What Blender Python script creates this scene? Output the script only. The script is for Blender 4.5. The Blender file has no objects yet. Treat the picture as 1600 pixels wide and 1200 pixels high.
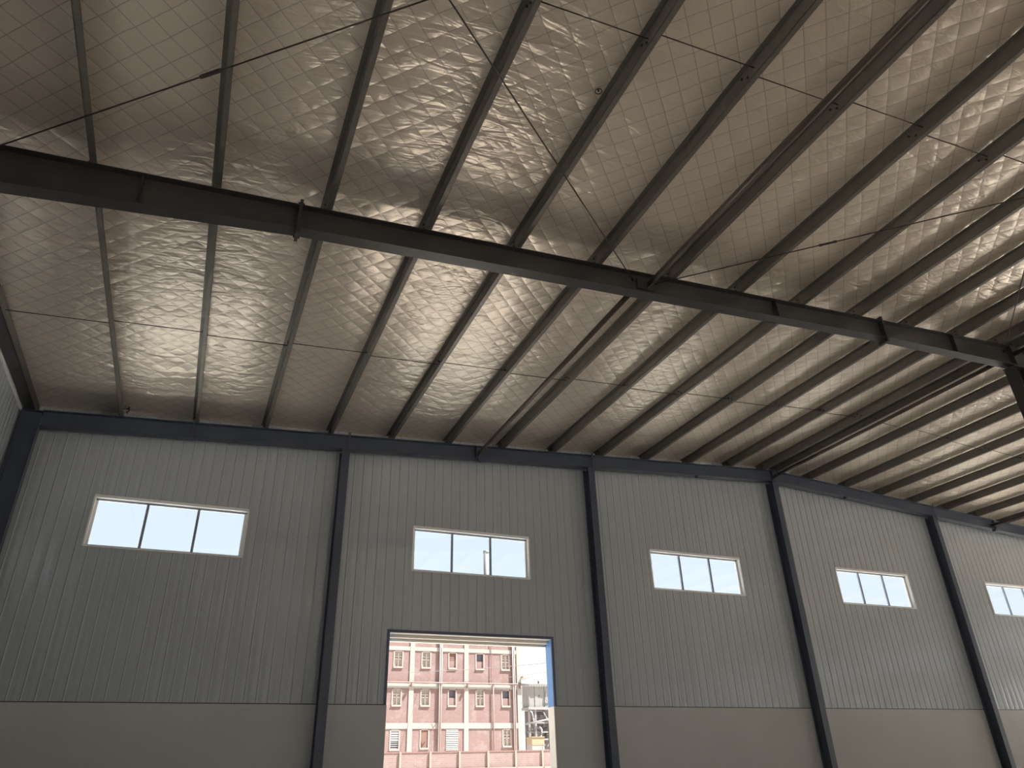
import bpy, bmesh, math, random
from mathutils import Vector, Matrix
random.seed(7)
S = bpy.context.scene
COL = S.collection

# ------------------------------------------------------------------ camera
cam = bpy.data.cameras.new('camera')
cam.sensor_width = 36.0
cam.lens = 1125.93 / 1600.0 * 36.0
cam.clip_end = 2000
cam_o = bpy.data.objects.new('camera', cam)
COL.objects.link(cam_o)
YAW, PITCH, ROLL = 0.4139, 0.4988, -0.0297
_F = Vector((math.sin(YAW) * math.cos(PITCH), math.cos(YAW) * math.cos(PITCH), math.sin(PITCH)))
_R = Vector((math.cos(YAW), -math.sin(YAW), 0))
_U = _R.cross(_F)
_r = math.cos(ROLL) * _R + math.sin(ROLL) * _U
_u = -math.sin(ROLL) * _R + math.cos(ROLL) * _U
cam_o.matrix_world = Matrix(((_r.x, _u.x, -_F.x, 5.878), (_r.y, _u.y, -_F.y, -15.689),
                             (_r.z, _u.z, -_F.z, 1.6), (0, 0, 0, 1)))
S.camera = cam_o

# ------------------------------------------------------------------ sky, sun, exposure
w = bpy.data.worlds.new('sky')
S.world = w
w.use_nodes = True
nt = w.node_tree
nt.nodes.clear()
wo = nt.nodes.new('ShaderNodeOutputWorld')
bg = nt.nodes.new('ShaderNodeBackground')
tc = nt.nodes.new('ShaderNodeTexCoord')
sx = nt.nodes.new('ShaderNodeSeparateXYZ')
cr = nt.nodes.new('ShaderNodeValToRGB')
cr.color_ramp.elements[0].position = 0.0
cr.color_ramp.elements[0].color = (0.98, 0.99, 1.0, 1)
cr.color_ramp.elements[1].position = 1.0
cr.color_ramp.elements[1].color = (0.42, 0.60, 0.92, 1)
e = cr.color_ramp.elements.new(0.28)
e.color = (0.86, 0.92, 1.0, 1)
nt.links.new(tc.outputs['Generated'], sx.inputs[0])
nt.links.new(sx.outputs['Z'], cr.inputs[0])
nt.links.new(cr.outputs[0], bg.inputs[0])
bg.inputs[1].default_value = 1.2
nt.links.new(bg.outputs[0], wo.inputs[0])

sun = bpy.data.lights.new('sun', 'SUN')
sun.energy = 33.0
sun.angle = 0.009
sun.color = (1.0, 0.965, 0.92)
sun_o = bpy.data.objects.new('sun', sun)
COL.objects.link(sun_o)
sun_dir = Vector((0.50, -0.24, 0.83)).normalized()      # towards the sun
sun_o.rotation_euler = sun_dir.to_track_quat('Z', 'Y').to_euler()
sun_o.location = (0, -60, 60)

S.view_settings.view_transform = 'Standard'
S.view_settings.look = 'None'
S.view_settings.gamma = 1.0
S.view_settings.use_curve_mapping = False
S.view_settings.exposure = 0.0

# ------------------------------------------------------------------ material helpers
def newmat(name):
    m = bpy.data.materials.new(name)
    m.use_nodes = True
    t = m.node_tree
    return m, t, t.nodes['Principled BSDF']

def N(t, kind, **kw):
    n = t.nodes.new('ShaderNode' + kind)
    for k, v in kw.items():
        setattr(n, k, v)
    return n

def plain(name, col, rough=0.5, metal=0.0, var=0.0, scale=4.0, bump=0.0, bscale=30.0, spec=0.5):
    m, t, b = newmat(name)
    b.inputs['Roughness'].default_value = rough
    b.inputs['Metallic'].default_value = metal
    b.inputs['Specular IOR Level'].default_value = spec
    b.inputs['Base Color'].default_value = (*col, 1)
    tcn = N(t, 'TexCoord')
    if var > 0:
        nz = N(t, 'TexNoise')
        nz.inputs['Scale'].default_value = scale
        nz.inputs['Detail'].default_value = 5
        t.links.new(tcn.outputs['Object'], nz.inputs['Vector'])
        mx = N(t, 'Mix', data_type='RGBA')
        mx.inputs['A'].default_value = (*[c * (1 - var) for c in col], 1)
        mx.inputs['B'].default_value = (*[min(1, c * (1 + var)) for c in col], 1)
        t.links.new(nz.outputs['Fac'], mx.inputs['Factor'])
        t.links.new(mx.outputs['Result'], b.inputs['Base Color'])
    if bump > 0:
        nz2 = N(t, 'TexNoise')
        nz2.inputs['Scale'].default_value = bscale
        nz2.inputs['Detail'].default_value = 4
        t.links.new(tcn.outputs['Object'], nz2.inputs['Vector'])
        bp = N(t, 'Bump')
        bp.inputs['Strength'].default_value = bump
        bp.inputs['Distance'].default_value = 0.02
        t.links.new(nz2.outputs['Fac'], bp.inputs['Height'])
        t.links.new(bp.outputs['Normal'], b.inputs['Normal'])
    return m

def math_n(t, op, a, b=None, c=None):
    n = N(t, 'Math', operation=op)
    for i, v in enumerate((a, b, c)):
        if v is None:
            continue
        if isinstance(v, (int, float)):
            n.inputs[i].default_value = v
        else:
            t.links.new(v, n.inputs[i])
    return n.outputs[0]

def make_foil():
    """white reinforced insulation facing: diagonal scrim threads, puffed cells, cross folds"""
    m, t, b = newmat('insulation_facing')
    g = N(t, 'NewGeometry')
    sp = N(t, 'SeparateXYZ')
    t.links.new(g.outputs['Position'], sp.inputs[0])
    # slow warp so that the threads are not ruler straight
    nw = N(t, 'TexNoise')
    nw.inputs['Scale'].default_value = 1.6
    nw.inputs['Detail'].default_value = 2
    t.links.new(g.outputs['Position'], nw.inputs['Vector'])
    wv = math_n(t, 'MULTIPLY', math_n(t, 'SUBTRACT', nw.outputs['Fac'], 0.5), 0.10)
    P = 0.243
    lines, cells = [], []
    for sgn in (1, -1):
        u = math_n(t, 'ADD' if sgn > 0 else 'SUBTRACT', sp.outputs['X'], sp.outputs['Y'])
        u = math_n(t, 'ADD', math_n(t, 'MULTIPLY', u, 0.70711 / P), wv)
        fr = math_n(t, 'ABSOLUTE', math_n(t, 'SUBTRACT', math_n(t, 'FRACT', math_n(t, 'ADD', u, 50.0)), 0.5))
        # fr: 0.5 on a thread, 0 in the cell centre
        mr = N(t, 'MapRange', interpolation_type='SMOOTHSTEP')
        mr.inputs['From Min'].default_value = 0.468
        mr.inputs['From Max'].default_value = 0.496
        t.links.new(fr, mr.inputs['Value'])
        lines.append(mr.outputs['Result'])
        cells.append(math_n(t, 'SUBTRACT', 1.0, math_n(t, 'POWER', math_n(t, 'MULTIPLY', fr, 2.0), 3.0)))
    thread = math_n(t, 'MAXIMUM', lines[0], lines[1])
    cell = math_n(t, 'MULTIPLY', cells[0], cells[1])
    # folds running from purlin to purlin (stretched along x)
    mp = N(t, 'Mapping')
    mp.inputs['Scale'].default_value = (1.9, 6.5, 1.0)
    t.links.new(g.outputs['Position'], mp.inputs['Vector'])
    nf = N(t, 'TexNoise')
    nf.inputs['Scale'].default_value = 1.0
    nf.inputs['Detail'].default_value = 3
    nf.inputs['Roughness'].default_value = 0.55
    nf.inputs['Distortion'].default_value = 0.6
    t.links.new(mp.outputs[0], nf.inputs['Vector'])
    nb = N(t, 'TexNoise')
    nb.inputs['Scale'].default_value = 0.55
    t.links.new(g.outputs['Position'], nb.inputs['Vector'])
    amt = N(t, 'MapRange')
    amt.inputs['From Min'].default_value = 0.35
    amt.inputs['From Max'].default_value = 0.65
    amt.inputs['To Min'].default_value = 0.25
    amt.inputs['To Max'].default_value = 1.0
    t.links.new(nb.outputs['Fac'], amt.inputs['Value'])
    h = math_n(t, 'ADD', math_n(t, 'MULTIPLY', math_n(t, 'MULTIPLY', nf.outputs['Fac'], amt.outputs[0]), 0.060),
               math_n(t, 'MULTIPLY', cell, 0.0065))
    bp = N(t, 'Bump')
    bp.inputs['Strength'].default_value = 0.8
    bp.inputs['Distance'].default_value = 1.0
    t.links.new(h, bp.inputs['Height'])
    t.links.new(bp.outputs['Normal'], b.inputs['Normal'])
    mx = N(t, 'Mix', data_type='RGBA')
    mx.inputs['A'].default_value = (0.88, 0.775, 0.655, 1)
    mx.inputs['B'].default_value = (0.33, 0.29, 0.245, 1)
    t.links.new(math_n(t, 'MULTIPLY', thread, 0.62), mx.inputs['Factor'])
    t.links.new(mx.outputs['Result'], b.inputs['Base Color'])
    b.inputs['Metallic'].default_value = 0.45
    b.inputs['Roughness'].default_value = 0.35
    return m

def make_panel_mat():
    m, t, b = newmat('white_sandwich_panel')
    g = N(t, 'NewGeometry')
    mp = N(t, 'Mapping')
    mp.inputs['Scale'].default_value = (7.0, 7.0, 0.35)
    t.links.new(g.outputs['Position'], mp.inputs['Vector'])
    nz = N(t, 'TexNoise')
    nz.inputs['Scale'].default_value = 1.0
    nz.inputs['Detail'].default_value = 3
    t.links.new(mp.outputs[0], nz.inputs['Vector'])
    bp = N(t, 'Bump')
    bp.inputs['Strength'].default_value = 0.8
    bp.inputs['Distance'].default_value = 0.02
    t.links.new(nz.outputs['Fac'], bp.inputs['Height'])
    t.links.new(bp.outputs['Normal'], b.inputs['Normal'])
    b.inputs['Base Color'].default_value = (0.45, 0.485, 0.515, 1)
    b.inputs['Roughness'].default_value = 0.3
    b.inputs['Coat Weight'].default_value = 1.0
    b.inputs['Coat Roughness'].default_value = 0.09
    b.inputs['Coat IOR'].default_value = 1.7
    t.links.new(bp.outputs['Normal'], b.inputs['Coat Normal'])
    return m

def make_glass():
    m = bpy.data.materials.new('window_glass')
    m.use_nodes = True
    t = m.node_tree
    t.nodes.clear()
    o = N(t, 'OutputMaterial')
    tr = N(t, 'BsdfTransparent')
    tr.inputs[0].default_value = (0.90, 0.94, 0.97, 1)
    gl = N(t, 'BsdfGlossy')
    gl.inputs['Roughness'].default_value = 0.02
    lw = N(t, 'LayerWeight')              # Schlick reflectance, the same on both faces of the thin pane
    lw.inputs[0].default_value = 0.5
    fr = math_n(t, 'ADD', math_n(t, 'MULTIPLY', math_n(t, 'POWER', lw.outputs['Facing'], 5.0), 0.90), 0.04)
    mx = N(t, 'MixShader')
    t.links.new(fr, mx.inputs[0])
    t.links.new(tr.outputs[0], mx.inputs[1])
    t.links.new(gl.outputs[0], mx.inputs[2])
    t.links.new(mx.outputs[0], o.inputs[0])
    return m

def make_brick(name, a, b_, mortar, stain):
    """brick courses too far away to be told apart singly, with whitish efflorescence"""
    m, t, b = newmat(name)
    tcn = N(t, 'TexCoord')
    mp = N(t, 'Mapping')
    mp.inputs['Rotation'].default_value = (math.pi / 2, 0, 0)
    g = N(t, 'NewGeometry')
    t.links.new(g.outputs['Position'], mp.inputs['Vector'])
    br = N(t, 'TexBrick')
    br.inputs['Scale'].default_value = 1.0
    br.inputs['Brick Width'].default_value = 0.24
    br.inputs['Row Height'].default_value = 0.085
    br.inputs['Mortar Size'].default_value = 0.008
    br.inputs['Color1'].default_value = (*a, 1)
    br.inputs['Color2'].default_value = (*b_, 1)
    br.inputs['Mortar'].default_value = (*mortar, 1)
    t.links.new(mp.outputs[0], br.inputs['Vector'])
    nz = N(t, 'TexNoise')
    nz.inputs['Scale'].default_value = 0.9
    nz.inputs['Detail'].default_value = 7
    nz.inputs['Roughness'].default_value = 0.7
    t.links.new(g.outputs['Position'], nz.inputs['Vector'])
    r = N(t, 'ValToRGB')
    r.color_ramp.elements[0].position = 0.52
    r.color_ramp.elements[1].position = 0.72
    t.links.new(nz.outputs['Fac'], r.inputs[0])
    mx = N(t, 'Mix', data_type='RGBA')
    t.links.new(math_n(t, 'MULTIPLY', r.outputs[0], 0.55), mx.inputs['Factor'])
    t.links.new(br.outputs['Color'], mx.inputs['A'])
    mx.inputs['B'].default_value = (*stain, 1)
    t.links.new(mx.outputs['Result'], b.inputs['Base Color'])
    b.inputs['Roughness'].default_value = 0.9
    return m

M = {
    'foil': make_foil(),
    'panel': make_panel_mat(),
    'glass': make_glass(),
    'steel_haze': plain('steel_paint_with_haze', (0.068, 0.084, 0.118), 0.42, 0.0, 0.2, 3.0, 0.05, 60),  # same steel paint, the bluish haze of the window glow put into its colour
    'steel': plain('dark_grey_steel_paint', (0.043, 0.041, 0.039), 0.42, 0.0, 0.2, 3.0, 0.05, 60),
    'galv': plain('galvanised_steel', (0.20, 0.183, 0.158), 0.45, 0.35, 0.18, 9.0, 0.04, 80),
    'rod': plain('rusty_brown_rod', (0.07, 0.05, 0.038), 0.55, 0.3, 0.3, 6.0),
    'tube': plain('brown_primer_tube', (0.105, 0.082, 0.062), 0.40, 0.2, 0.25, 3.0),
    'bolt': plain('dark_bolt', (0.05, 0.045, 0.04), 0.5, 0.5),
    'plaster': plain('grey_plaster', (0.56, 0.56, 0.56), 0.85, 0, 0.06, 1.3, 0.12, 25),
    'reveal': plain('cream_plaster', (0.86, 0.80, 0.71), 0.85, 0, 0.10, 3.0, 0.1, 25),
    'trim_white': plain('white_flashing', (0.90, 0.89, 0.87), 0.3),
    'alu': plain('grey_aluminium_sash', (0.34, 0.38, 0.45), 0.3, 0.3),
    'blue': plain('blue_flashing', (0.10, 0.25, 0.55), 0.35),
    'blue_shaded': plain('blue_flashing_shaded', (0.10, 0.11, 0.19), 0.4),  # same blue flashing, the shade on its room face put into the colour
    'floor': plain('concrete_floor', (0.66, 0.645, 0.61), 0.75, 0, 0.15, 0.6, 0.1, 12),
    'ground': plain('sandy_ground', (0.60, 0.545, 0.475), 0.95, 0, 0.15, 0.25, 0.3, 6),
    'roof': plain('roof_sheet', (0.55, 0.56, 0.57), 0.4, 0.3),
    'brick': make_brick('pink_brickwork', (0.126, 0.071, 0.064), (0.141, 0.086, 0.080), (0.151, 0.126, 0.119), (0.198, 0.173, 0.167)),
    'brick2': make_brick('boundary_brickwork', (0.139, 0.088, 0.081), (0.151, 0.101, 0.094), (0.159, 0.135, 0.123), (0.187, 0.157, 0.147)),
    'concrete': plain('pale_concrete', (0.207, 0.192, 0.174), 0.9, 0, 0.12, 1.5),
    'post': plain('pink_concrete_post', (0.213, 0.154, 0.133), 0.9, 0, 0.1, 2),
    'wframe': plain('pink_window_frame', (0.221, 0.174, 0.157), 0.7),
    'wpane': plain('dusty_pane', (0.235, 0.213, 0.178), 0.35, 0, 0.2, 2),
    'wdark': plain('dark_opening', (0.074, 0.063, 0.081), 0.6),
    'shutter': plain('white_louvre', (0.24, 0.24, 0.234), 0.6),
    'board': plain('brown_board', (0.11, 0.058, 0.046), 0.8, 0, 0.2, 3),
    'pipe': plain('pale_downpipe', (0.221, 0.177, 0.166), 0.6),
    'pipe_dk': plain('brown_pipe', (0.138, 0.069, 0.061), 0.6),
    'sheet': plain('grey_corrugated_sheet', (0.154, 0.154, 0.15), 0.55, 0.1, 0.12, 1.5),
    'rack': plain('pale_grey_pipework', (0.166, 0.157, 0.157), 0.55, 0, 0.15, 2),
    'rack_dk': plain('grimy_grey_plant', (0.146, 0.131, 0.131), 0.7, 0, 0.3, 2),
    'tan': plain('tan_sheet', (0.207, 0.154, 0.096), 0.7),
    'cable': plain('grey_cable', (0.143, 0.138, 0.138), 0.6),
}

# ------------------------------------------------------------------ mesh helpers
class MB:
    def __init__(s):
        s.v, s.f = [], []
    def quad_prism(s, a, b):
        """closed prism between two equal-length loops of points"""
        n, o = len(a), len(s.v)
        s.v += [tuple(p) for p in a] + [tuple(p) for p in b]
        s.f.append(tuple(o + i for i in reversed(range(n))))
        s.f.append(tuple(o + n + i for i in range(n)))
        for i in range(n):
            j = (i + 1) % n
            s.f.append((o + i, o + j, o + n + j, o + n + i))
        return s
    def box(s, x0, x1, y0, y1, z0, z1):
        return s.quad_prism([(x0, y0, z0), (x1, y0, z0), (x1, y1, z0), (x0, y1, z0)],
                            [(x0, y0, z1), (x1, y0, z1), (x1, y1, z1), (x0, y1, z1)])
    def xz(s, pts, y0, y1):
        return s.quad_prism([(x, y0, z) for x, z in pts], [(x, y1, z) for x, z in pts])
    def tube(s, p, q, r, n=10, caps=True):
        p, q = Vector(p), Vector(q)
        d = (q - p).normalized()
        a = d.orthogonal().normalized()
        b = d.cross(a)
        ring = [a * math.cos(2 * math.pi * i / n) * r + b * math.sin(2 * math.pi * i / n) * r for i in range(n)]
        return s.quad_prism([p + k for k in ring], [q + k for k in ring])
    def path(s, pts, r, n=6):
        for a, b in zip(pts, pts[1:]):
            s.tube(a, b, r, n)
        return s
    def build(s, name, mat, parent=None, smooth=False, loc=None):
        me = bpy.data.meshes.new(name)
        me.from_pydata(s.v, [], s.f)
        bm = bmesh.new()
        bm.from_mesh(me)
        bmesh.ops.recalc_face_normals(bm, faces=bm.faces)
        bm.to_mesh(me)
        bm.free()
        me.materials.append(M[mat] if isinstance(mat, str) else mat)
        if smooth:
            for p in me.polygons:
                p.use_smooth = len(p.vertices) == 4
        o = bpy.data.objects.new(name, me)
        COL.objects.link(o)
        if parent is not None:
            o.parent = parent
            if loc is None:
                o.matrix_parent_inverse = Matrix.Translation(-parent.location)
        if loc is not None:
            o.location = loc
        return o

def empty(name, loc=(0, 0, 0)):
    o = bpy.data.objects.new(name, None)
    o.empty_display_size = 0.2
    COL.objects.link(o)
    o.location = loc
    return o

def tag(o, label, cat, group=None):
    o['label'] = label
    o['category'] = cat
    if group:
        o['group'] = group
    return o

def struct(o, label=None):
    o['kind'] = 'structure'
    if label:
        o['label'] = label
    return o

def inst(name, src, parent, loc, rot=None):
    """copy of a small part sharing mesh data, placed in world coordinates"""
    o = bpy.data.objects.new(name, src.data if hasattr(src, 'data') else src)
    COL.objects.link(o)
    if parent is not None:
        o.parent = parent
        o.matrix_parent_inverse = Matrix.Translation(-parent.location)
    o.location = loc
    if rot:
        o.rotation_euler = rot
    return o

def mesh_only(mb, name, mat):
    o = mb.build(name, mat)
    me = o.data
    bpy.data.objects.remove(o)
    return me

ORD = ['', 'first', 'second', 'third', 'fourth', 'fifth', 'sixth', 'seventh', 'eighth', 'ninth', 'tenth',
       'eleventh', 'twelfth', 'thirteenth']

# ------------------------------------------------------------------ dimensions (metres)
XL, XR = 2.05, 20.95            # left wall face, ridge
XE = 2 * XR - XL                # right wall face
SLOPE = 0.0625
Z0 = 8.0816                     # height of rafter top flange at x = 0
def ztop(x):
    return Z0 + SLOPE * (x if x <= XR else 2 * XR - x)
PUR = 0.20                      # purlin depth
PX = [3.83 + 1.419 * k for k in range(12)] + [20.70]     # purlins on the left slope
FR = [-0.25, -7.7356, -15.2212, -22.7068, -30.1924, -37.678]
YN = FR[-1] - 0.3
HB = 2.942                      # top of the plastered base wall

# ------------------------------------------------------------------ ground and floor
struct(MB().box(-80, 140, -110, 140, -0.4, -0.12).build('ground', 'ground'), 'sandy sunlit ground outside the hall')
struct(MB().box(XL - 0.3, XE + 0.3, YN - .3, 0.3, -0.12, 0.0).build('floor', 'floor'), 'grey concrete floor of the hall')

# ------------------------------------------------------------------ far wall
WX = [3.694, 10.197, 16.549, 22.90, 29.24, 35.6]
WW, WZ1, WZ0 = 2.88, 6.690, 5.717
DX0, DX1, DZ = 9.764, 13.56, 4.365
openings = [(x, x + WW, WZ0, WZ1) for x in WX] + [(DX0, DX1, -1, DZ)]
PITCH_P = 0.215

def profile(xa, xb, x0):
    """front profile of one sheet strip between xa and xb: (x, y) with a small raised rib at its start"""
    base = [(0, 0.002), (0.004, 0.003), (0.010, -0.003), (0.017, -0.008), (0.026, -0.008), (0.034, -0.003), (0.042, 0.0), (PITCH_P * .6, -0.0025), (PITCH_P, 0.002)]
    out = []
    def yat(x):
        for (a, ya), (b, yb) in zip(base, base[1:]):
            if a <= x <= b:
                return ya + (yb - ya) * (x - a) / (b - a)
        return 0.0
    out.append((xa, yat(xa - x0)))
    for a, ya in base:
        if xa + 1e-4 < x0 + a < xb - 1e-4:
            out.append((x0 + a, ya))
    out.append((xb, yat(min(xb - x0, PITCH_P))))
    return out

wall_far = struct(empty('wall_far', (XL, 0, 0)), 'white ribbed panel gable wall with a row of high windows')

def strip_pieces(mb, xa, xb, x0, za, zb_fn, tr=None):
    pr = profile(xa, xb, x0)
    lo = [(x, y, za) for x, y in pr] + [(xb, 0.12, za), (xa, 0.12, za)]
    hi = [(x, y, zb_fn(x)) for x, y in pr] + [(xb, 0.12, zb_fn(xb)), (xa, 0.12, zb_fn(xa))]
    if tr:
        lo = [tr(p) for p in lo]
        hi = [tr(p) for p in hi]
    mb.quad_prism(lo, hi)

def ztop_wall(x):
    return ztop(x) + PUR + 0.03

n = int(math.ceil((XE - XL) / PITCH_P))
for i in range(n):
    x0 = XL + i * PITCH_P
    x1 = min(x0 + PITCH_P, XE)
    cuts = sorted({x0, x1} | {v for o in openings for v in o[:2] if x0 < v < x1})
    if x0 < XR < x1:
        cuts = sorted(set(cuts) | {XR})
    mb = MB()
    for a, b in zip(cuts, cuts[1:]):
        zs = HB + 0.012
        blocks = sorted([(o[2], o[3]) for o in openings if o[0] <= a + 1e-6 and o[1] >= b - 1e-6])
        for (z0, z1) in blocks:
            if z0 > zs:
                strip_pieces(mb, a, b, x0, zs, lambda x, z=z0: z)
            zs = max(zs, z1)
        strip_pieces(mb, a, b, x0, zs, ztop_wall)
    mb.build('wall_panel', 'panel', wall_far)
# plastered masonry base, split at the doorway
for a, b in ((XL - 0.25, DX0), (DX1, XE + 0.25)):
    MB().box(a, b, -0.012, 0.27, 0, HB).build('masonry_base', 'plaster', wall_far)
MB().box(XL, DX0, -0.016, 0.0, HB, HB + 0.016).build('drip_strip', 'steel', wall_far)
MB().box(DX1, XE, -0.016, 0.0, HB, HB + 0.016).build('drip_strip', 'steel', wall_far)

# ------------------------------------------------------------------ windows in the far wall
win_words = ['in the bay beside the left corner', 'above the open doorway', 'in the bay right of the doorway',
             'in the first bay past the ridge', 'cut by the right edge', 'last along the wall']
def window(idx, x0, x1, z0, z1, root_y=0.0):
    r = struct(empty('window_%d' % idx, (x0, root_y, z0)), 'white framed three pane window ' + win_words[idx - 1])
    r['group'] = 'high windows in the gable wall'
    t = 0.045
    # flashing on the room face
    for nm, bx in (('flashing', (x0 - t * .3, x1 + t * .3, -0.016, 0.006, z1 - 0.012, z1 + t)),
                   ('flashing', (x0 - t * .3, x1 + t * .3, -0.016, 0.006, z0 - t * .5, z0 + 0.006)),
                   ('flashing', (x0 - t * .5, x0 + 0.010, -0.016, 0.006, z0, z1)),
                   ('flashing', (x1 - 0.010, x1 + t * .5, -0.016, 0.006, z0, z1))):
        MB().box(*bx).build(nm, 'trim_white', r)
    # reveal lining
    d0, d1 = 0.0, 0.16
    for bx in ((x0, x1, d0, d1, z1 - 0.012, z1 + 0.01), (x0, x1, d0, d1, z0 - 0.01, z0 + 0.012),
               (x0 - 0.01, x0 + 0.012, d0, d1, z0, z1), (x1 - 0.012, x1 + 0.01, d0, d1, z0, z1)):
        MB().box(*bx).build('reveal_lining', 'trim_white', r)
    # sash frame
    fy0, fy1, fw = 0.085, 0.125, 0.05
    MB().box(x0 + .012, x1 - .012, fy0, fy1, z1 - .012 - fw * .7, z1 - .012).build('frame_rail', 'alu', r)
    MB().box(x0 + .012, x1 - .012, fy0, fy1, z0 + .012, z0 + .012 + fw * .6).build('frame_rail', 'alu', r)
    MB().box(x0 + .012, x0 + .012 + fw, fy0, fy1, z0 + .03, z1 - .03).build('frame_stile', 'trim_white', r)
    MB().box(x1 - .012 - fw, x1 - .012, fy0, fy1, z0 + .03, z1 - .03).build('frame_stile', 'trim_white', r)
    ww = (x1 - x0) / 3
    for k in (1, 2):
        c = x0 + ww * k
        MB().box(c - .026, c + .026, fy0, fy1, z0 + .03, z1 - .03).build('mullion', 'alu', r)
    for k in range(3):
        MB().box(x0 + ww * k + .03, x0 + ww * (k + 1) - .03, 0.103, 0.107, z0 + .03, z1 - .03).build('pane', 'glass', r)
    return r
for i, x in enumerate(WX):
    window(i + 1, x, x + WW, WZ0, WZ1)

# ------------------------------------------------------------------ doorway
door = struct(empty('door_1', (DX0, 0, 0)), 'tall open doorway with blue flashed jambs')
tw = 0.055
MB().box(DX0 - tw, DX0, -0.022, 0.01, HB, DZ + tw).build('jamb_flashing', 'blue_shaded', door)
MB().box(DX1, DX1 + tw, -0.022, 0.01, HB, DZ + tw).build('jamb_flashing', 'blue_shaded', door)
MB().box(DX0, DX1, -0.022, 0.01, DZ, DZ + tw).build('head_flashing', 'blue_shaded', door)
MB().box(DX0 - 0.02, DX0 + 0.006, 0.0, 0.30, HB, DZ).build('reveal_lining', 'blue', door)
MB().box(DX1 - 0.006, DX1 + 0.02, 0.0, 0.30, HB, DZ).build('reveal_lining', 'blue', door)
MB().box(DX0 - 0.01, DX0 + 0.012, -0.010, 0.29, 0, HB).build('plaster_reveal', 'reveal', door)
MB().box(DX1 - 0.012, DX1 + 0.01, -0.010, 0.29, 0, HB).build('plaster_reveal', 'reveal', door)
MB().box(DX0, DX1, 0.0, 0.17, DZ - 0.012, DZ + 0.02).build('head_soffit', 'reveal', door)
MB().box(DX0 - 0.05, DX1 + 0.05, 0.17, 0.31, DZ - 0.075, DZ + 0.15).build('lintel', 'reveal', door)
MB().box(DX0 - 0.05, DX1 + 0.05, 0.31, 0.42, DZ - 0.13, DZ + 0.15).build('shutter_box', 'reveal', door)

# ------------------------------------------------------------------ side walls
def side_wall(name, x, sgn, label, y_single, bays=()):  # bays: unseen openings added to let daylight into the hall
    """sgn = +1: the room lies towards +x"""
    r = struct(empty(name, (x, 0, 0)), label)
    zt = ztop(x) + PUR - 0.02
    wins = [(fy - 5.2, fy - 5.2 + WW) for fy in FR[:-1]]
    bz = 4.6
    tr = (lambda p: (x + sgn * -p[1], -p[0], p[2]))
    nn = int(math.ceil(-YN / PITCH_P))
    rest = MB()
    for i in range(nn):
        a0 = i * PITCH_P
        b0 = a0 + PITCH_P
        cuts = sorted({a0, b0} | {-v for wv in list(wins) + list(bays) for v in wv if a0 < -v < b0})
        one = b0 < y_single
        mb = MB() if one else rest
        for a, b in zip(cuts, cuts[1:]):
            zb_ = bz if any(-w1 <= a + 1e-6 and -w0 >= b - 1e-6 for w0, w1 in bays) else HB + .012
            if any(-w1 <= a + 1e-6 and -w0 >= b - 1e-6 for w0, w1 in wins):
                strip_pieces(mb, a, b, a0, zb_, lambda q: WZ0, tr)
                strip_pieces(mb, a, b, a0, WZ1, lambda q: zt, tr)
            else:
                strip_pieces(mb, a, b, a0, zb_, lambda q: zt, tr)
        if one:
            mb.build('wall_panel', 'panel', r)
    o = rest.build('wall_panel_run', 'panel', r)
    o['kind'] = 'stuff'
    ys = [YN] + sorted(v for wv in bays for v in wv) + [-0.01]
    for ya_, yb_ in zip(ys[::2], ys[1::2]):
        MB().box(min(x + sgn * .012, x - sgn * .27), max(x + sgn * .012, x - sgn * .27), ya_, yb_, 0, HB).build('masonry_base', 'plaster', r)
    MB().box(min(x, x + sgn * .035), max(x, x + sgn * .035), YN, -0.03, zt - 0.20, zt - 0.13).build('top_trim', 'trim_white', r)
    for k, (w0, w1) in enumerate(wins):
        g = [(0.0, .02), (WW / 3 - .02, WW / 3 + .02), (2 * WW / 3 - .02, 2 * WW / 3 + .02), (WW - .02, WW)]
        fm = MB()
        xa, xb = sorted((x - sgn * .08, x - sgn * .12))
        for a, b in g:
            fm.box(xa, xb, w0 + a, w0 + b, WZ0, WZ1)
        fm.box(xa, xb, w0, w1, WZ1 - .04, WZ1).box(xa, xb, w0, w1, WZ0, WZ0 + .04)
        fm.build('window_frame', 'trim_white', r)
        MB().box(x - sgn * .10 - .002, x - sgn * .10 + .002, w0 + .02, w1 - .02, WZ0 + .04, WZ1 - .04).build('pane', 'glass', r)
    return r
side_wall('wall_left', XL, 1, 'white ribbed panel wall at the left edge', 9.0, [(FR[i] - 6.9, FR[i] - 1.8) for i in (2, 3)])
side_wall('wall_right', XE, -1, 'white ribbed panel wall on the right side', 0.0, [(FR[i] - 6.9, FR[i] - 0.6) for i in (0, 2, 3)])

# gable behind the camera: the same ribbed cladding over a wide opening added for daylight
wall_near = struct(empty('wall_near', (XL, YN, 0)), 'ribbed panel gable wall behind the camera')
NX0, NX1, NZ = 14.0, 28.0, 5.0
mb = MB()
for i in range(n):
    x0 = XL + i * PITCH_P
    x1 = min(x0 + PITCH_P, XE)
    cuts = sorted({x0, x1} | {v for v in (NX0, NX1, XR) if x0 < v < x1})
    for a, b in zip(cuts, cuts[1:]):
        inside = a >= NX0 - 1e-6 and b <= NX1 + 1e-6
        strip_pieces(mb, a, b, x0, NZ if inside else HB, ztop_wall, lambda p: (p[0], YN - p[1], p[2]))
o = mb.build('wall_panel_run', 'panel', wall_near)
o['kind'] = 'stuff'
for a, b in ((XL - .25, NX0), (NX1, XE + .25)):
    MB().box(a, b, YN - .27, YN + .012, 0, HB).build('masonry_base', 'plaster', wall_near)

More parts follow.
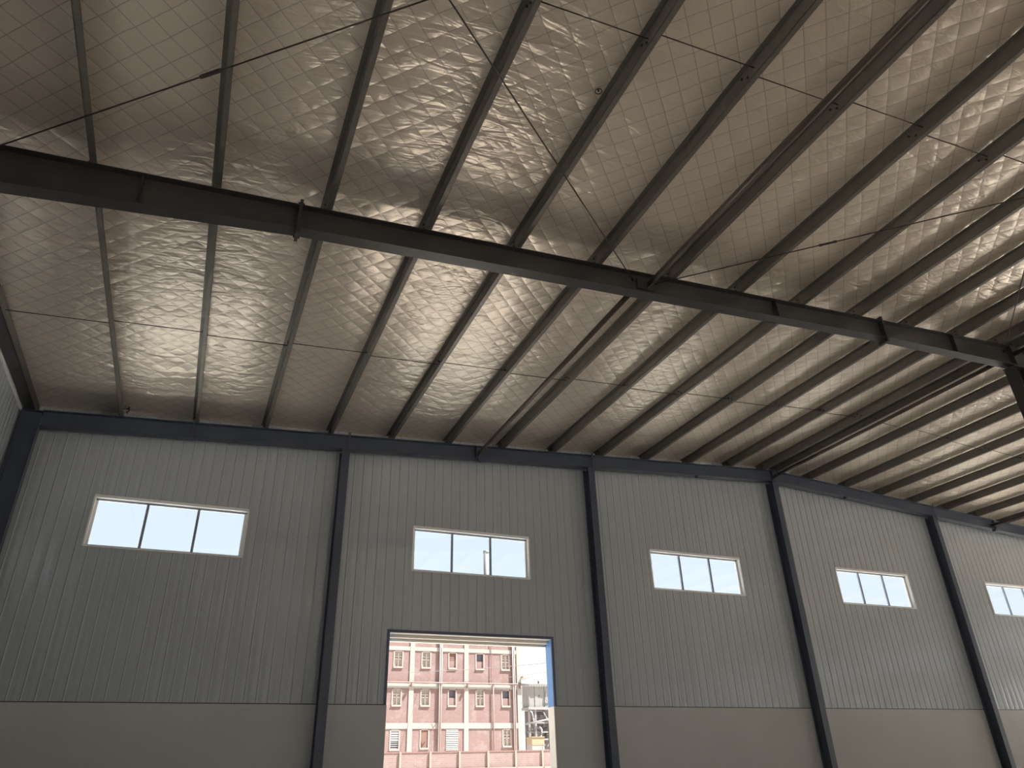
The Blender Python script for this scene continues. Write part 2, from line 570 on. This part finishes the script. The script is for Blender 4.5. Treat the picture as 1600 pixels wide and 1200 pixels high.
# ------------------------------------------------------------------ ceiling: insulation sheets on the purlins
SEAM = 1.11
def foil_z(x, y, k):
    """hangs a little between the purlins, with folds"""
    d = min(abs(x - q) for q in (PXALL if True else PX))
    s = -0.022 * min(1.0, d / 0.7) ** 1.5
    s += 0.004 * math.sin(x * 5.1 + 2.0 * math.sin(y * 1.3)) * math.sin(y * 9.0 + 1.7 * math.sin(x * 1.9))
    s += 0.003 * math.sin(y * 17.0 + 2.3 * math.sin(x * 2.7 + y)) * min(1.0, d / 0.25)
    return ztop(x) + PUR + 0.028 + s
PXALL = PX + [2 * XR - q for q in PX] + [XL + .1, XE - .1]
ceiling = struct(empty('ceiling', (XR, -10, 9.6)), 'pale reinforced insulation sheets quilted with diagonal threads above the purlins')
y_edges = [-12.18 + SEAM * k for k in range(-24, 12)]
y_edges = [y for y in y_edges if YN < y < 0.1] + [0.12]
y_edges = [YN] + y_edges
for k, (ya, yb) in enumerate(zip(y_edges, y_edges[1:])):
    fine = ya > -14.5
    for side in (0, 1):
        xa, xb = (XL - .05, XR) if side == 0 else (XR, XE + .05)
        nx = 150 if fine else 60
        ny = 14 if fine else 4
        vs, fs = [], []
        ov = 0.05
        for j in range(ny + 1):
            y = ya - ov + (yb + 0.0 - ya + ov) * j / ny
            lap = -0.006 if j == ny else (0.004 if j == 0 else 0.0)
            for i in range(nx + 1):
                x = xa + (xb - xa) * i / nx
                vs.append((x, y, foil_z(x, y, k) + lap))
        for j in range(ny):
            for i in range(nx):
                a = j * (nx + 1) + i
                fs.append((a, a + nx + 1, a + nx + 2, a + 1))
        me = bpy.data.meshes.new('insulation_sheet')
        me.from_pydata(vs, [], fs)
        me.polygons.foreach_set('use_smooth', [True] * len(fs))
        me.materials.append(M['foil'])
        o = bpy.data.objects.new('insulation_sheet', me)
        COL.objects.link(o)
        o.parent = ceiling
        o.matrix_parent_inverse = Matrix.Translation(-ceiling.location)
gm = MB()
for q in range(12):
    a0, a1 = q * math.pi / 6, (q + 1) * math.pi / 6
    zc = ztop(9.34) + PUR - .008
    gm.tube((9.34 + .04 * math.cos(a0), -10.675 + .04 * math.sin(a0), zc), (9.34 + .04 * math.cos(a1), -10.675 + .04 * math.sin(a1), zc), .006, 5)
gm.tube((9.34, -10.675, zc), (9.34, -10.675, zc + .05), .012, 6)
gm.build('fixing_washer', 'bolt', ceiling)
roof = MB()
roof.xz([(XL - .4, ztop(XL - .4) + PUR + .07), (XR, ztop(XR) + PUR + .07), (XE + .4, ztop(XE + .4) + PUR + .07),
         (XE + .4, ztop(XE + .4) + PUR + .12), (XR, ztop(XR) + PUR + .12), (XL - .4, ztop(XL - .4) + PUR + .12)], YN - .3, 0.45)
struct(roof.build('roof', 'roof'), 'metal roof sheeting over the insulation')

# ------------------------------------------------------------------ rafters (one per slope and frame)
bolt_me = mesh_only(MB().tube((0, -0.012, 0), (0, 0.012, 0), 0.016, 6), 'bolt', 'bolt')
cleat_mb = MB().box(-0.006, 0.006, -0.07, 0.07, 0.0, 0.17)
cleat_mb.box(-0.05, 0.006, -0.07, 0.07, 0.0, 0.008)
cleat_me = mesh_only(cleat_mb, 'purlin_cleat', 'galv')
FW = 0.20                       # flange width

def depth_main(x):
    """depth of the main rafter along the left slope"""
    pts = [(XL, 0.60), (6.3, 0.40), (17.17, 0.385), (XR, 0.48)]
    x = x if x <= XR else 2 * XR - x
    for (a, da), (b, db) in zip(pts, pts[1:]):
        if x <= b:
            return da + (db - da) * (x - a) / (b - a)
    return pts[-1][1]

frame_words = {0: 'against the far gable wall', 1: 'one bay in front of the gable', 2: 'two bays in front of the gable',
               3: 'three bays from the gable', 4: 'four bays from the gable', 5: 'at the near gable'}
for fi, yc in enumerate(FR):
    for side in (0, 1):
        mir = (lambda x: x) if side == 0 else (lambda x: 2 * XR - x)
        dep = (lambda x: 0.34) if fi == 0 else depth_main
        xs = [XL + .402, 6.3, 11.8, 17.17, XR - .0125]
        root = empty('steel_rafter', (mir(XL + .36), yc, ztop(XL + .36)))
        tag(root, 'dark steel rafter of the %s roof slope %s' % ('left' if side == 0 else 'right', frame_words[fi]),
            'rafter', 'roof rafters')
        tf = 0.012
        sm = 'steel' if fi else 'steel_haze'
        top = [(mir(x), ztop(x)) for x in xs]
        bot = [(mir(x), ztop(x) - dep(x)) for x in xs]
        MB().xz([(x, z - tf) for x, z in top] + [(x, z + tf) for x, z in reversed(bot)], yc - .005, yc + .005).build('web', sm, root)
        MB().xz(top + [(x, z - tf) for x, z in reversed(top)], yc - FW / 2, yc + FW / 2).build('top_flange', sm, root)
        MB().xz([(x, z + tf) for x, z in bot] + list(reversed(bot)), yc - FW / 2, yc + FW / 2).build('bottom_flange', sm, root)
        # web stiffeners
        stiff = [4.38, 14.54, 19.16] if fi else [11.62]
        for x in stiff:
            for s in (-1, 1):
                MB().box(mir(x) - .005, mir(x) + .005, yc + s * .005 if s > 0 else yc - FW / 2 + .01,
                         yc + FW / 2 - .01 if s > 0 else yc - .005, ztop(x) - dep(x) + tf, ztop(x) - tf).build('stiffener', sm, root)
        # bolted splices: a pair of end plates standing proud of the flanges
        if fi:
            for x in (6.3, 17.17):
                for s in (-1, 1):
                    xc = mir(x) + s * .011
                    MB().box(xc - .010, xc + .010, yc - FW / 2 - .004, yc + FW / 2 + .004, ztop(x) - dep(x) - .085, ztop(x) + .085).build('splice_plate', sm, root)
                for dz in (.045, -.06, -dep(x) + .06, -dep(x) - .045):
                    for dy in (-.06, .06):
                        inst('bolt', bolt_me, root, (mir(x) - .03, yc + dy, ztop(x) + dz), (0, 0, math.pi / 2))
                        inst('bolt', bolt_me, root, (mir(x) + .03, yc + dy, ztop(x) + dz), (0, 0, math.pi / 2))
        else:
            # gussets at the bracing strut
            MB().box(mir(11.7) - .05, mir(11.7) + .05, yc - FW / 2 - .02, yc - .005, ztop(11.7) - .40, ztop(11.7) - .33).build('gusset', sm, root)
            MB().box(mir(5.2) - .006, mir(5.2) + .006, yc - FW / 2, yc, ztop(5.2) - .33, ztop(5.2) - .012).build('stiffener', sm, root)
            MB().box(mir(18.2) - .03, mir(18.2) + .03, yc - FW / 2 - .004, yc - .01, ztop(18.2) - .40, ztop(18.2) - .33).build('gusset', sm, root)
        if fi:
            MB().box(mir(11.8) - .16, mir(11.8) + .16, yc - .055, yc - .005, ztop(11.8) - .30, ztop(11.8) - .10).build('gusset', sm, root)
            MB().box(mir(11.8) - .16, mir(11.8) + .16, yc + .005, yc + .055, ztop(11.8) - .30, ztop(11.8) - .10).build('gusset', sm, root)
        if side == 0:
            MB().box(XR - .012, XR + .012, yc - FW / 2, yc + FW / 2, ztop(XR) - dep(XR) - .06, ztop(XR) + .02).build('ridge_plate', sm, root)
        # purlin cleats
        if fi < 3:
            for x in PX:
                inst('purlin_cleat', cleat_me, root, (mir(x) - .045, yc, ztop(x)))
                for dz in (.06, .13):
                    inst('bolt', bolt_me, root, (mir(x) - .058, yc - .03, ztop(x) + dz), (0, 0, math.pi / 2))

# ------------------------------------------------------------------ frame columns at the eaves and under the ridge
for fi, yc in enumerate(FR):
    for side in (0, 1):
        mir = (lambda x: x) if side == 0 else (lambda x: 2 * XR - x)
        r = empty('steel_column', (mir(XL + .22), yc, 0))
        tag(r, 'dark steel column against the %s side wall, %s' % ('left' if side == 0 else 'right', 'in the far corner' if fi == 0 else frame_words[fi]),
            'column', 'eaves columns')
        zt = ztop(XL + .3)
        def bx(a, b, y0, y1, z0, z1, nm):
            a, b = sorted((mir(a), mir(b)))
            MB().box(a, b, y0, y1, z0, z1).build(nm, 'steel' if fi else 'steel_haze', r)
        bx(XL + .05, XL + .062, yc - .1, yc + .1, 0, zt - .01, 'flange')
        bx(XL + .388, XL + .40, yc - .1, yc + .1, 0, zt - .30, 'flange')
        bx(XL + .062, XL + .388, yc - .005, yc + .005, 0, zt - .03, 'web')
        bx(XL + .05, XL + .40, yc - .1, yc + .1, zt - .03, zt - .018, 'cap_plate')
        bx(XL + .0, XL + .45, yc - .16, yc + .16, 0, .025, 'base_plate')
    if fi not in (0, 5):
        r = empty('ridge_column', (XR, yc, 0))
        tag(r, 'dark steel column rising to the ridge of the rafter, %s' % frame_words[fi], 'column', 'columns under the ridge')
        zt = ztop(XR) - .48 - .06
        MB().box(XR - .15, XR + .15, yc - .006, yc + .006, .025, zt).build('web', 'steel', r)
        MB().box(XR - .162, XR - .15, yc - .12, yc + .12, .025, zt).build('flange', 'steel', r)
        MB().box(XR + .15, XR + .162, yc - .12, yc + .12, .025, zt).build('flange', 'steel', r)
        MB().box(XR - .2, XR + .2, yc - .16, yc + .16, 0, .025).build('base_plate', 'steel', r)
        MB().box(XR - .2, XR + .2, yc - .13, yc + .13, zt, zt + .02).build('cap_plate', 'steel', r)

# wind posts of the gable wall
posts = [(8.45, 'left of the open doorway'), (14.82, 'right of the open doorway'), (20.98, 'below the roof ridge'),
         (27.42, 'between the fourth window and the fifth'), (33.6, 'past the right edge')]
for x, wd in posts:
    r = empty('wind_post', (x, -0.18, 0))
    tag(r, 'dark steel post on the gable wall ' + wd, 'column', 'posts of the gable wall')
    zt = ztop(x) - .34
    MB().box(x - .09, x + .09, -.33, -.318, 0, zt).build('front_flange', 'steel_haze', r)
    MB().box(x - .09, x + .09, -.045, -.033, 0, zt).build('rear_flange', 'steel_haze', r)
    MB().box(x - .005, x + .005, -.318, -.045, 0, zt).build('web', 'steel_haze', r)
    MB().box(x - .13, x + .13, -.37, -.02, 0, .025).build('base_plate', 'steel_haze', r)
    MB().box(x + .02, x + .07, -.365, -.352, zt - .02, zt + .40).build('fixing_strap', 'steel_haze', r)

# ------------------------------------------------------------------ purlins
def purlin(x, side, k):
    zb = ztop(x)
    root = empty('roof_purlin', (x, 0.0, zb))
    if side == 0:
        lab = 'galvanised steel roof purlin, %s from the left wall' % ORD[k] if k < 13 else 'galvanised steel purlin just left of the ridge'
    else:
        lab = 'galvanised steel roof purlin, %s right of the ridge' % ORD[14 - k] if k < 13 else 'galvanised steel purlin just right of the ridge'
    tag(root, lab, 'purlin', 'roof purlins')
    y0, y1 = YN + .05, -0.02
    s = 0.0025
    z1 = zb + PUR
    MB().box(x - .035, x - .035 + 2 * s, y0, y1, zb + .0005, z1).build('web', 'galv', root)
    MB().box(x - .035, x + .038, y0, y1, zb + .0005, zb + .0055).build('bottom_flange', 'galv', root)
    MB().box(x + .034, x + .038, y0, y1, zb + .0005, zb + .022).build('lip', 'galv', root)
    MB().box(x - .10, x - .03, y0, y1, z1 - .005, z1).build('top_flange', 'galv', root)
    # holes with bolts where the sag rods pass
    for yy in ((FR[0] + FR[1]) / 2, (FR[1] + FR[2]) / 2):
        for dy, dz in ((-.05, .06), (.04, .13)):
            inst('bolt', bolt_me, root, (x - .04, yy + dy, zb + dz), (0, 0, math.pi / 2))
for k, x in enumerate(PX):
    purlin(x, 0, k + 1)
for k, x in enumerate(PX):
    purlin(2 * XR - x, 1, k + 1)

# eaves channel along each side wall
for side in (0, 1):
    mir = (lambda x: x) if side == 0 else (lambda x: 2 * XR - x)
    r = empty('eaves_beam', (mir(XL + .15), -1, ztop(XL)))
    tag(r, 'dark grey channel beam along the top of the %s wall' % ('left' if side == 0 else 'right'), 'beam')
    def bx(a, b, z0, z1, nm):
        a, b = sorted((mir(a), mir(b)))
        MB().box(a, b, YN + .02, -.03, z0, z1).build(nm, 'steel', r)
    zt = ztop(XL + .2) + .005
    bx(XL + .25, XL + .258, zt, zt + .20, 'web')
    bx(XL + .06, XL + .258, zt, zt + .008, 'bottom_flange')
    bx(XL + .10, XL + .258, zt + .192, zt + .20, 'top_flange')

# ------------------------------------------------------------------ sag rods
def sag(xs, y, label):
    r = empty('sag_rod', (xs[0], y, ztop(xs[0]) + .1))
    tag(r, label, 'rod', 'sag rods')
    for i, (a, b) in enumerate(zip(xs, xs[1:])):
        dy = -.045 if i % 2 else .045
        MB().tube((a, y + dy, ztop(a) + .10), (b, y + dy, ztop(b) + .10), .0075, 6).build('rod_length', 'rod', r, True)
lx = [XL + .25] + PX
rx = [2 * XR - x for x in lx]
for yy, wd in ((-3.92, 'across the far roof bay'), (-11.6, 'across the near roof bay')):
    sag(lx, yy, 'thin brown sag rod linking the left slope purlins ' + wd)
    sag(rx, yy, 'thin brown sag rod linking the right slope purlins ' + wd)

# ------------------------------------------------------------------ strut tubes
def strut(x, ya, yb, label, dz=-.22):
    z = ztop(x) + dz
    r = empty('strut_tube', (x, ya, z))
    tag(r, label, 'tube', 'round struts between rafters')
    MB().tube((x, ya + .10, z), (x, yb - .10, z), .047, 16).build('tube', 'tube', r, True)
    for y, s in ((ya, 1), (yb, -1)):
        MB().box(x - .005, x + .005, min(y + s * .01, y + s * .22), max(y + s * .01, y + s * .22), z - .06, z + .06).build('end_plate', 'galv', r)
for i in range(2):
    yb, ya = FR[i], FR[i + 1]
    w_ = ('far', 'near')[i]
    strut((11.66, 11.83)[i], ya, yb, 'round brown strut tube beside the seventh purlin in the %s bay' % w_)
    strut(XR, ya, yb, 'round brown strut tube under the ridge in the %s bay' % w_)
    strut(2 * XR - 11.8, ya, yb, 'round brown strut tube on the right roof slope in the %s bay' % w_)

# ------------------------------------------------------------------ cross bracing rods in the near bay
def brace(a, b, tb, label):
    pa = Vector((a[0], a[1], ztop(a[0]) - .15))
    pb = Vector((b[0], b[1], ztop(b[0]) - .15))
    r = empty('bracing_rod', pa)
    tag(r, label, 'rod', 'crossed roof bracing rods')
    MB().tube(pa, pb, .0095, 8).build('rod', 'rod', r, True)
    d = (pb - pa).normalized()
    c = pa + (pb - pa) * tb
    side = d.cross(Vector((0, 0, 1))).normalized()
    mb = MB()
    for s in (-1, 1):
        mb.tube(c - d * .11 + side * s * .017, c + d * .11 + side * s * .017, .008, 6)
    for e_ in (-1, 1):
        mb.tube(c + d * e_ * .09, c + d * e_ * .13, .022, 8)
    mb.build('turnbuckle', 'rod', r)
    for q, sgn in ((pa, 1), (pb, -1)):
        MB().tube(q - d * .03 * sgn, q + d * .05 * sgn, .018, 6).build('end_nut', 'bolt', r)
yA, yB = FR[1] - .05, FR[2] + .05
brace((XL + .65, yA), (11.62, yB), .268, 'long thin bracing rod leaving the rafter at the left edge')
brace((11.55, yA), (XL + .65, yB), .80, 'bracing rod running up left from the middle of the rafter')
brace((11.98, yA), (XR - .1, yB), .235, 'bracing rod running up right from the middle of the rafter')
brace((XR - .2, yA), (11.98, yB), .80, 'bracing rod reaching the ridge end of the rafter')

# small torn clip hanging beside the first purlin near the gable
rg = MB()
for i in range(6):
    a = Vector((3.915 + random.uniform(0, .05), -.50 + random.uniform(-.06, .06), ztop(3.9) + .10 + random.uniform(-.06, .06)))
    b = a + Vector((random.uniform(.0, .06), random.uniform(-.05, .05), random.uniform(-.07, .07)))
    rg.tube(a, b, .010, 5)
rg.tube((3.83, -.5, ztop(3.9) + .10), (3.95, -.5, ztop(3.9) + .10), .008, 6)
tag(rg.build('wire_tie', 'bolt'), 'dark knotted wire tie on the first purlin near the corner', 'wire')

# ------------------------------------------------------------------ outside: brick building
YB = 53.0
BX0, BX1 = 8.4, 36.06
bld = empty('brick_building', (22, YB, 0))
tag(bld, 'pink brick building with pale concrete frame seen through the doorway', 'building')
beams = [(-0.2, 0.3), (2.35, 2.8), (5.56, 6.04), (8.90, 9.31), (12.14, 12.49), (15.4, 15.9)]
pil = [8.4, 14.0, 19.55, 25.15, 30.45, 35.84]
for i, x in enumerate(pil):
    MB().box(x - .22, x + .22, YB - .06, YB + .3, -.2, 15.9).build('pilaster', 'concrete', bld)
for z0, z1 in beams:
    MB().box(BX0, BX1, YB - .05, YB + .3, z0, z1).build('floor_beam', 'concrete', bld)
win_x = [(23.38, 24.28), (26.03, 26.95), (28.65, 29.50), (31.38, 32.27), (34.00, 34.90)]
win_z = [(7.41, 8.87), (10.64, 12.10)]
third = {0: (23.37, 24.28, 3.88, 5.52), 1: (26.10, 26.95, 3.95, 5.52), 2: (28.53, 29.68, 3.81, 5.55), 4: (34.02, 34.92, 4.03, 5.52)}
holes = [(a, b, c, d) for c, d in win_z for a, b in win_x] + list(third.values())
more_x = [(9.7, 10.6), (12.2, 13.1), (15.4, 16.3), (17.9, 18.8), (20.9, 21.8)]
holes += [(a, b, c, d) for c, d in [(3.95, 5.5)] + win_z for a, b in more_x]
# brick infill per bay and storey, cut round its windows
for (xa, xb) in zip(pil, pil[1:]):
    xa, xb = xa + .22, xb - .22
    for (za, zb) in zip(beams, beams[1:]):
        z0, z1 = za[1], zb[0]
        hs = sorted([h for h in holes if h[0] >= xa and h[1] <= xb and h[2] >= z0 - .1 and h[3] <= z1 + .1])
        mb = MB()
        x = xa
        for h in hs:
            mb.box(x, h[0], YB, YB + .25, z0, z1)
            mb.box(h[0], h[1], YB, YB + .25, z0, h[2])
            if h[3] < z1 - .01:
                mb.box(h[0], h[1], YB, YB + .25, h[3], z1)
            x = h[1]
        mb.box(x, xb, YB, YB + .25, z0, z1)
        mb.build('brick_infill', 'brick', bld)
MB().box(BX0, BX1, YB + .3, YB + 12, -.2, 15.9).build('building_core', 'concrete', bld)

def far_window(x0, x1, z0, z1, kind):
    wn = empty('window', (x0, YB, z0))
    wn.parent = bld
    wn.matrix_parent_inverse = Matrix.Translation(-bld.location)
    f = .10
    y0, y1 = YB - .03, YB + .10
    if kind != 'louvre':
        fm = MB()
        fm.box(x0 - .02, x0 + f, y0, y1, z0, z1).box(x1 - f, x1 + .02, y0, y1, z0, z1)
        fm.box(x0, x1, y0 - .05, y1, z0 - .05, z0 + f)
        if kind != 'open':
            fm.box(x0, x1, y0, y1, z1 - f * .6, z1)
        o = fm.build('frame', 'wframe', wn)
    if kind == 'grid':
        xm, zm = (x0 + x1) / 2, z0 + (z1 - z0) * .5
        MB().box(x0, x1, YB + .12, YB + .14, z0, z1).build('pane', 'wpane', wn)
        MB().box(xm - .03, xm + .03, y0 + .04, y1 + .02, z0, z1).build('glazing_bar', 'wframe', wn)
        MB().box(x0, x1, y0 + .04, y1 + .02, zm - .03, zm + .03).build('glazing_bar', 'wframe', wn)
        MB().box(x0, x1, y0 + .04, y1 + .02, zm + .22, zm + .26).build('glazing_bar', 'wframe', wn)
    elif kind == 'half':
        zm = z0 + (z1 - z0) * .50
        MB().box(x0, x1, YB + .05, YB + .14, z0, zm).build('infill', 'brick', wn)
        MB().box(x0, x1, YB + .22, YB + .24, zm, z1).build('opening', 'wdark', wn)
    elif kind == 'halfboard':
        zm = z0 + (z1 - z0) * .50
        MB().box(x0, x1, YB + .05, YB + .14, z0, zm).build('infill', 'brick', wn)
        for q in range(4):
            MB().box(x0 + .06, x1 - .06, YB + .04 + q * .01, YB + .12, zm + q * .17, zm + q * .17 + .15).build('board', 'board', wn)
    elif kind == 'board':
        MB().box(x0 + .08, x1 - .06, YB + .02, YB + .1, z0, z1).build('board', 'board', wn)
    elif kind == 'louvre':
        MB().box(x0, x1, YB + .10, YB + .14, z0, z1).build('backing', 'shutter', wn)
        nl = 12
        for q in range(nl):
            z = z0 + (z1 - z0) * q / nl
            MB().xz([(x0, z), (x1, z), (x1, z + .10), (x0, z + .10)], YB - .04 + .001 * q, YB + .10).build('louvre', 'shutter', wn)
    elif kind == 'halflouvre':
        zm = z0 + (z1 - z0) * .45
        MB().box(x0, x1, YB + .12, YB + .14, z0, z1).build('opening', 'wdark', wn)
        for q in range(5):
            z = zm + (z1 - zm) * q / 5
            MB().box(x0 + .05, x1 - .05, YB, YB + .12, z, z + .12).build('louvre', 'shutter', wn)
        for q in range(4):
            z = z0 + .12 + (zm - z0) * q / 4.4
            MB().box(x0 + .05, x1 - .05, YB + .02, YB + .12, z, z + .05).build('louvre', 'shutter', wn)
kinds_top = ['grid', 'grid', 'halfboard', 'half', 'grid']
kinds_mid = ['grid', 'grid', 'half', 'grid', 'half']
for (a, b), k in zip(win_x, kinds_top):
    far_window(a, b, *win_z[1], k)
for (a, b), k in zip(win_x, kinds_mid):
    far_window(a, b, *win_z[0], k)
far_window(*third[0], 'halflouvre')
far_window(*third[1], 'board')
far_window(*third[2], 'louvre')
far_window(*third[4], 'grid')
for a, b in more_x:
    for c, d in [(3.95, 5.5)] + win_z:
        far_window(a, b, c, d, 'grid')
for x0 in (27.80, 35.18):
    for s in (0, .17):
        MB().tube((x0 + s, YB - .13, 0), (x0 + s, YB - .13, 15.8), .065, 8).build('downpipe', 'pipe', bld, True)
MB().tube((33.12, YB - .13, 0), (33.12, YB - .13, 9.4), .055, 8).build('downpipe', 'pipe_dk', bld, True)
MB().tube((32.95, YB - .1, 9.5), (32.95, YB - .1, 15.3), .03, 6).build('conduit', 'pipe_dk', bld)
MB().tube((BX0, YB - .20, 9.36), (36.3, YB - .20, 9.40), .06, 8).build('horizontal_pipe', 'pipe_dk', bld)
MB().path([(36.3, YB - .20, 9.40), (36.5, YB - .20, 9.25), (36.55, YB - .20, 8.7), (36.4, YB - .20, 8.3)], .06, 8).build('pipe_bend', 'pipe_dk', bld)
for x in (25.1, 30.5, 35.9):
    MB().box(x - .05, x + .05, YB - .34, YB - .1, 9.0, 9.33).build('pipe_bracket', 'pipe_dk', bld)
MB().box(36.06, 36.95, YB - .5, YB + 1.5, 9.95, 10.1).build('canopy_slab', 'concrete', bld)
MB().path([(27.05, YB - .4, 5.3), (27.2, YB - .4, 5.6), (27.42, YB - .4, 5.9)], .04, 6).build('lamp_arm', 'pipe_dk', bld)
MB().path([(27.2, YB - .4, 5.6), (27.02, YB - .4, 5.95)], .035, 6).build('lamp_arm', 'pipe_dk', bld)

ch = empty('roof_stack', (32.67, YB + .9, 15.9))
tag(ch, 'grey exhaust stack showing through the window above the doorway', 'chimney')
MB().tube((32.95, YB + 1.0, 15.9), (32.95, YB + 1.0, 22.45), .27, 14).build('flue', 'sheet', ch, True)
MB().tube((32.95, YB + 1.0, 15.9), (32.95, YB + 1.0, 16.2), .42, 14).build('flue_base', 'sheet', ch, True)
MB().tube((32.95, YB + 1.0, 22.2), (32.95, YB + 1.0, 22.45), .31, 14).build('flue_collar', 'sheet', ch, True)

# ------------------------------------------------------------------ boundary wall
YW = 22.0
bw = empty('boundary_wall', (20, YW, 0))
tag(bw, 'pink brick boundary wall with pale posts below the brick building', 'wall')
px = [16.04 + 1.497 * k for k in range(-9, 18)]
for a, b in zip(px, px[1:]):
    MB().box(a + .05, b - .05, YW + .02, YW + .16, 0, 2.72).build('wall_bay', 'brick2', bw)
    MB().box(a + .05, b - .05, YW + .00, YW + .18, 2.72, 2.77).build('coping', 'pipe_dk', bw)
    MB().box(a + .05, b - .05, YW - .08, YW + .02, 0, 2.03).build('plinth', 'post', bw)
for x in px:
    MB().box(x - .05, x + .05, YW - .04, YW + .2, 0, 2.77).build('post', 'post', bw)
    MB().tube((x + .06, YW + .1, 2.6), (x + .06, YW + .1, 3.05), .012, 6).build('fence_spike', 'pipe_dk', bw)

# ------------------------------------------------------------------ metal shed on a platform with pipework
YS = 40.0
sh = empty('metal_shed', (32, YS, 6.2))
tag(sh, 'grey corrugated metal cabin on a platform right of the brick building', 'shed')
k = 0
x = 31.06
while x < 35.2:
    MB().box(x, x + .40, YS - (.03 if k % 2 else 0), YS + .1, 6.31, 7.80).build('wall_sheet', 'sheet', sh)
    x += .42
    k += 1
y = YS + .1
while y < YS + 1.1:
    MB().xz([(31.0, 6.31), (31.08, 6.31), (31.08, 7.9), (31.0, 7.9)], y, y + .40).build('side_sheet', 'sheet', sh)
    y += .42
MB().box(30.97, 31.06, YS - .04, YS + .12, 6.31, 7.85).build('corner_trim', 'rack_dk', sh)
x = 30.92
while x < 35.2:
    MB().tube((x + .1, YS - .25, 7.86), (x + .1, YS + 1.35, 8.05), .11, 8).build('roof_corrugation', 'sheet', sh, True)
    x += .22
MB().tube((31.85, YS - .06, 7.12), (31.85, YS + .0, 7.12), .07, 10).build('vent_hole', 'bolt', sh)
MB().path([(32.45, YS - .1, 7.4), (32.38, YS - .1, 6.9), (32.5, YS - .1, 6.75), (32.7, YS - .1, 6.75)], .03, 6).build('hose', 'rack_dk', sh)
MB().tube((31.95, YS + .2, 8.0), (31.95, YS + .2, 8.22), .06, 8).build('roof_cowl', 'bolt', sh)

rk = empty('pipe_rack', (32, YS, 0))
tag(rk, 'grey steel pipe rack carrying the corrugated cabin', 'rack')
MB().box(30.85, 35.4, YS - .2, YS + 1.2, 6.12, 6.31).build('platform_beam', 'rack', rk)
for x in (30.95, 31.47, 32.62, 33.8, 35.0):
    MB().box(x - .07, x + .07, YS - .1, YS + .05, -.12, 6.12).build('post', 'rack', rk)
for z in (5.2, 4.55, 4.05, 3.3, 2.5):
    MB().box(30.75, 35.2, YS - .06, YS + .0, z - .05, z + .05).build('rail', 'rack', rk)
MB().tube((30.55, YS - .25, 5.09), (33.0, YS - .25, 5.52), .06, 8).build('inclined_pipe', 'rack', rk, True)
MB().path([(30.95, YS - .15, 6.0), (31.1, YS - .15, 5.95), (31.25, YS - .15, 5.5), (31.25, YS - .15, 5.1)], .07, 8).build('bent_pipe', 'rack', rk, True)
MB().path([(31.7, YS - .15, 4.9), (31.9, YS - .15, 4.75), (31.85, YS - .15, 4.3), (31.7, YS - .15, 3.9)], .07, 8).build('bent_pipe', 'rack', rk, True)
MB().path([(32.1, YS - .1, 6.0), (32.35, YS - .1, 5.6), (32.5, YS - .1, 5.3)], .05, 8).build('bent_pipe', 'rack', rk, True)
random.seed(3)
for i in range(22):
    x = random.uniform(30.95, 33.2)
    z = random.uniform(3.3, 5.9)
    w_, h_ = random.uniform(.12, .45), random.uniform(.1, .4)
    y = YS + random.uniform(.2, .7)
    MB().box(x, x + w_, y, y + .3, z, z + h_).build('machine_block', random.choice(['rack', 'rack_dk', 'rack_dk']), rk)
for i in range(10):
    x = random.uniform(31.0, 33.0)
    z = random.uniform(3.3, 5.8)
    MB().tube((x, YS + .35, z), (x + random.uniform(-.6, .6), YS + .45, z + random.uniform(-.7, .7)), .045, 6).build('small_pipe', 'rack', rk)
MB().box(31.1, 35.5, YS + 1.1, YS + 1.2, 0, 6.1).build('rear_screen', 'rack_dk', rk)

cb = empty('site_cabin', (31, YS - 1, 0))
tag(cb, 'tan and grey box cabin standing in front of the pipe rack', 'cabin')
MB().box(30.45, 31.45, YS - 1.5, YS - .5, 3.62, 4.13).build('upper_panel', 'tan', cb)
MB().box(30.45, 31.45, YS - 1.48, YS - .5, -.12, 3.62).build('lower_panel', 'concrete', cb)
MB().box(30.41, 31.49, YS - 1.54, YS - .46, 4.13, 4.17).build('lid', 'tan', cb)

# overhead wires
def wire(a, b, sagz, label, r=.02):
    pts = []
    for i in range(13):
        t_ = i / 12
        p_ = Vector(a).lerp(Vector(b), t_)
        p_.z -= sagz * 4 * t_ * (1 - t_)
        pts.append(p_)
    tag(MB().path(pts, r, 6).build('overhead_cable', 'cable'), label, 'cable', 'cables outside the doorway')
wire((23.11, 52.85, 10.16), (39.01, 40.0, 10.36), .25, 'thin cable crossing the sky gap right of the brick building', .022)
wire((26.11, 52.85, 9.26), (39.01, 40.0, 10.01), .35, 'thinner cable hung just below the first outside', .014)
up = empty('utility_pole', (39.01, 40.08, -.12))
tag(up, 'concrete pole carrying the cables right of the corrugated cabin', 'pole')
MB().tube((39.01, 40.12, -.12), (39.01, 40.12, 10.86), .11, 10).build('shaft', 'concrete', up, True)
MB().box(38.51, 39.51, 40.0, 40.1, 9.91, 10.46).build('crossarm', 'rack_dk', up)
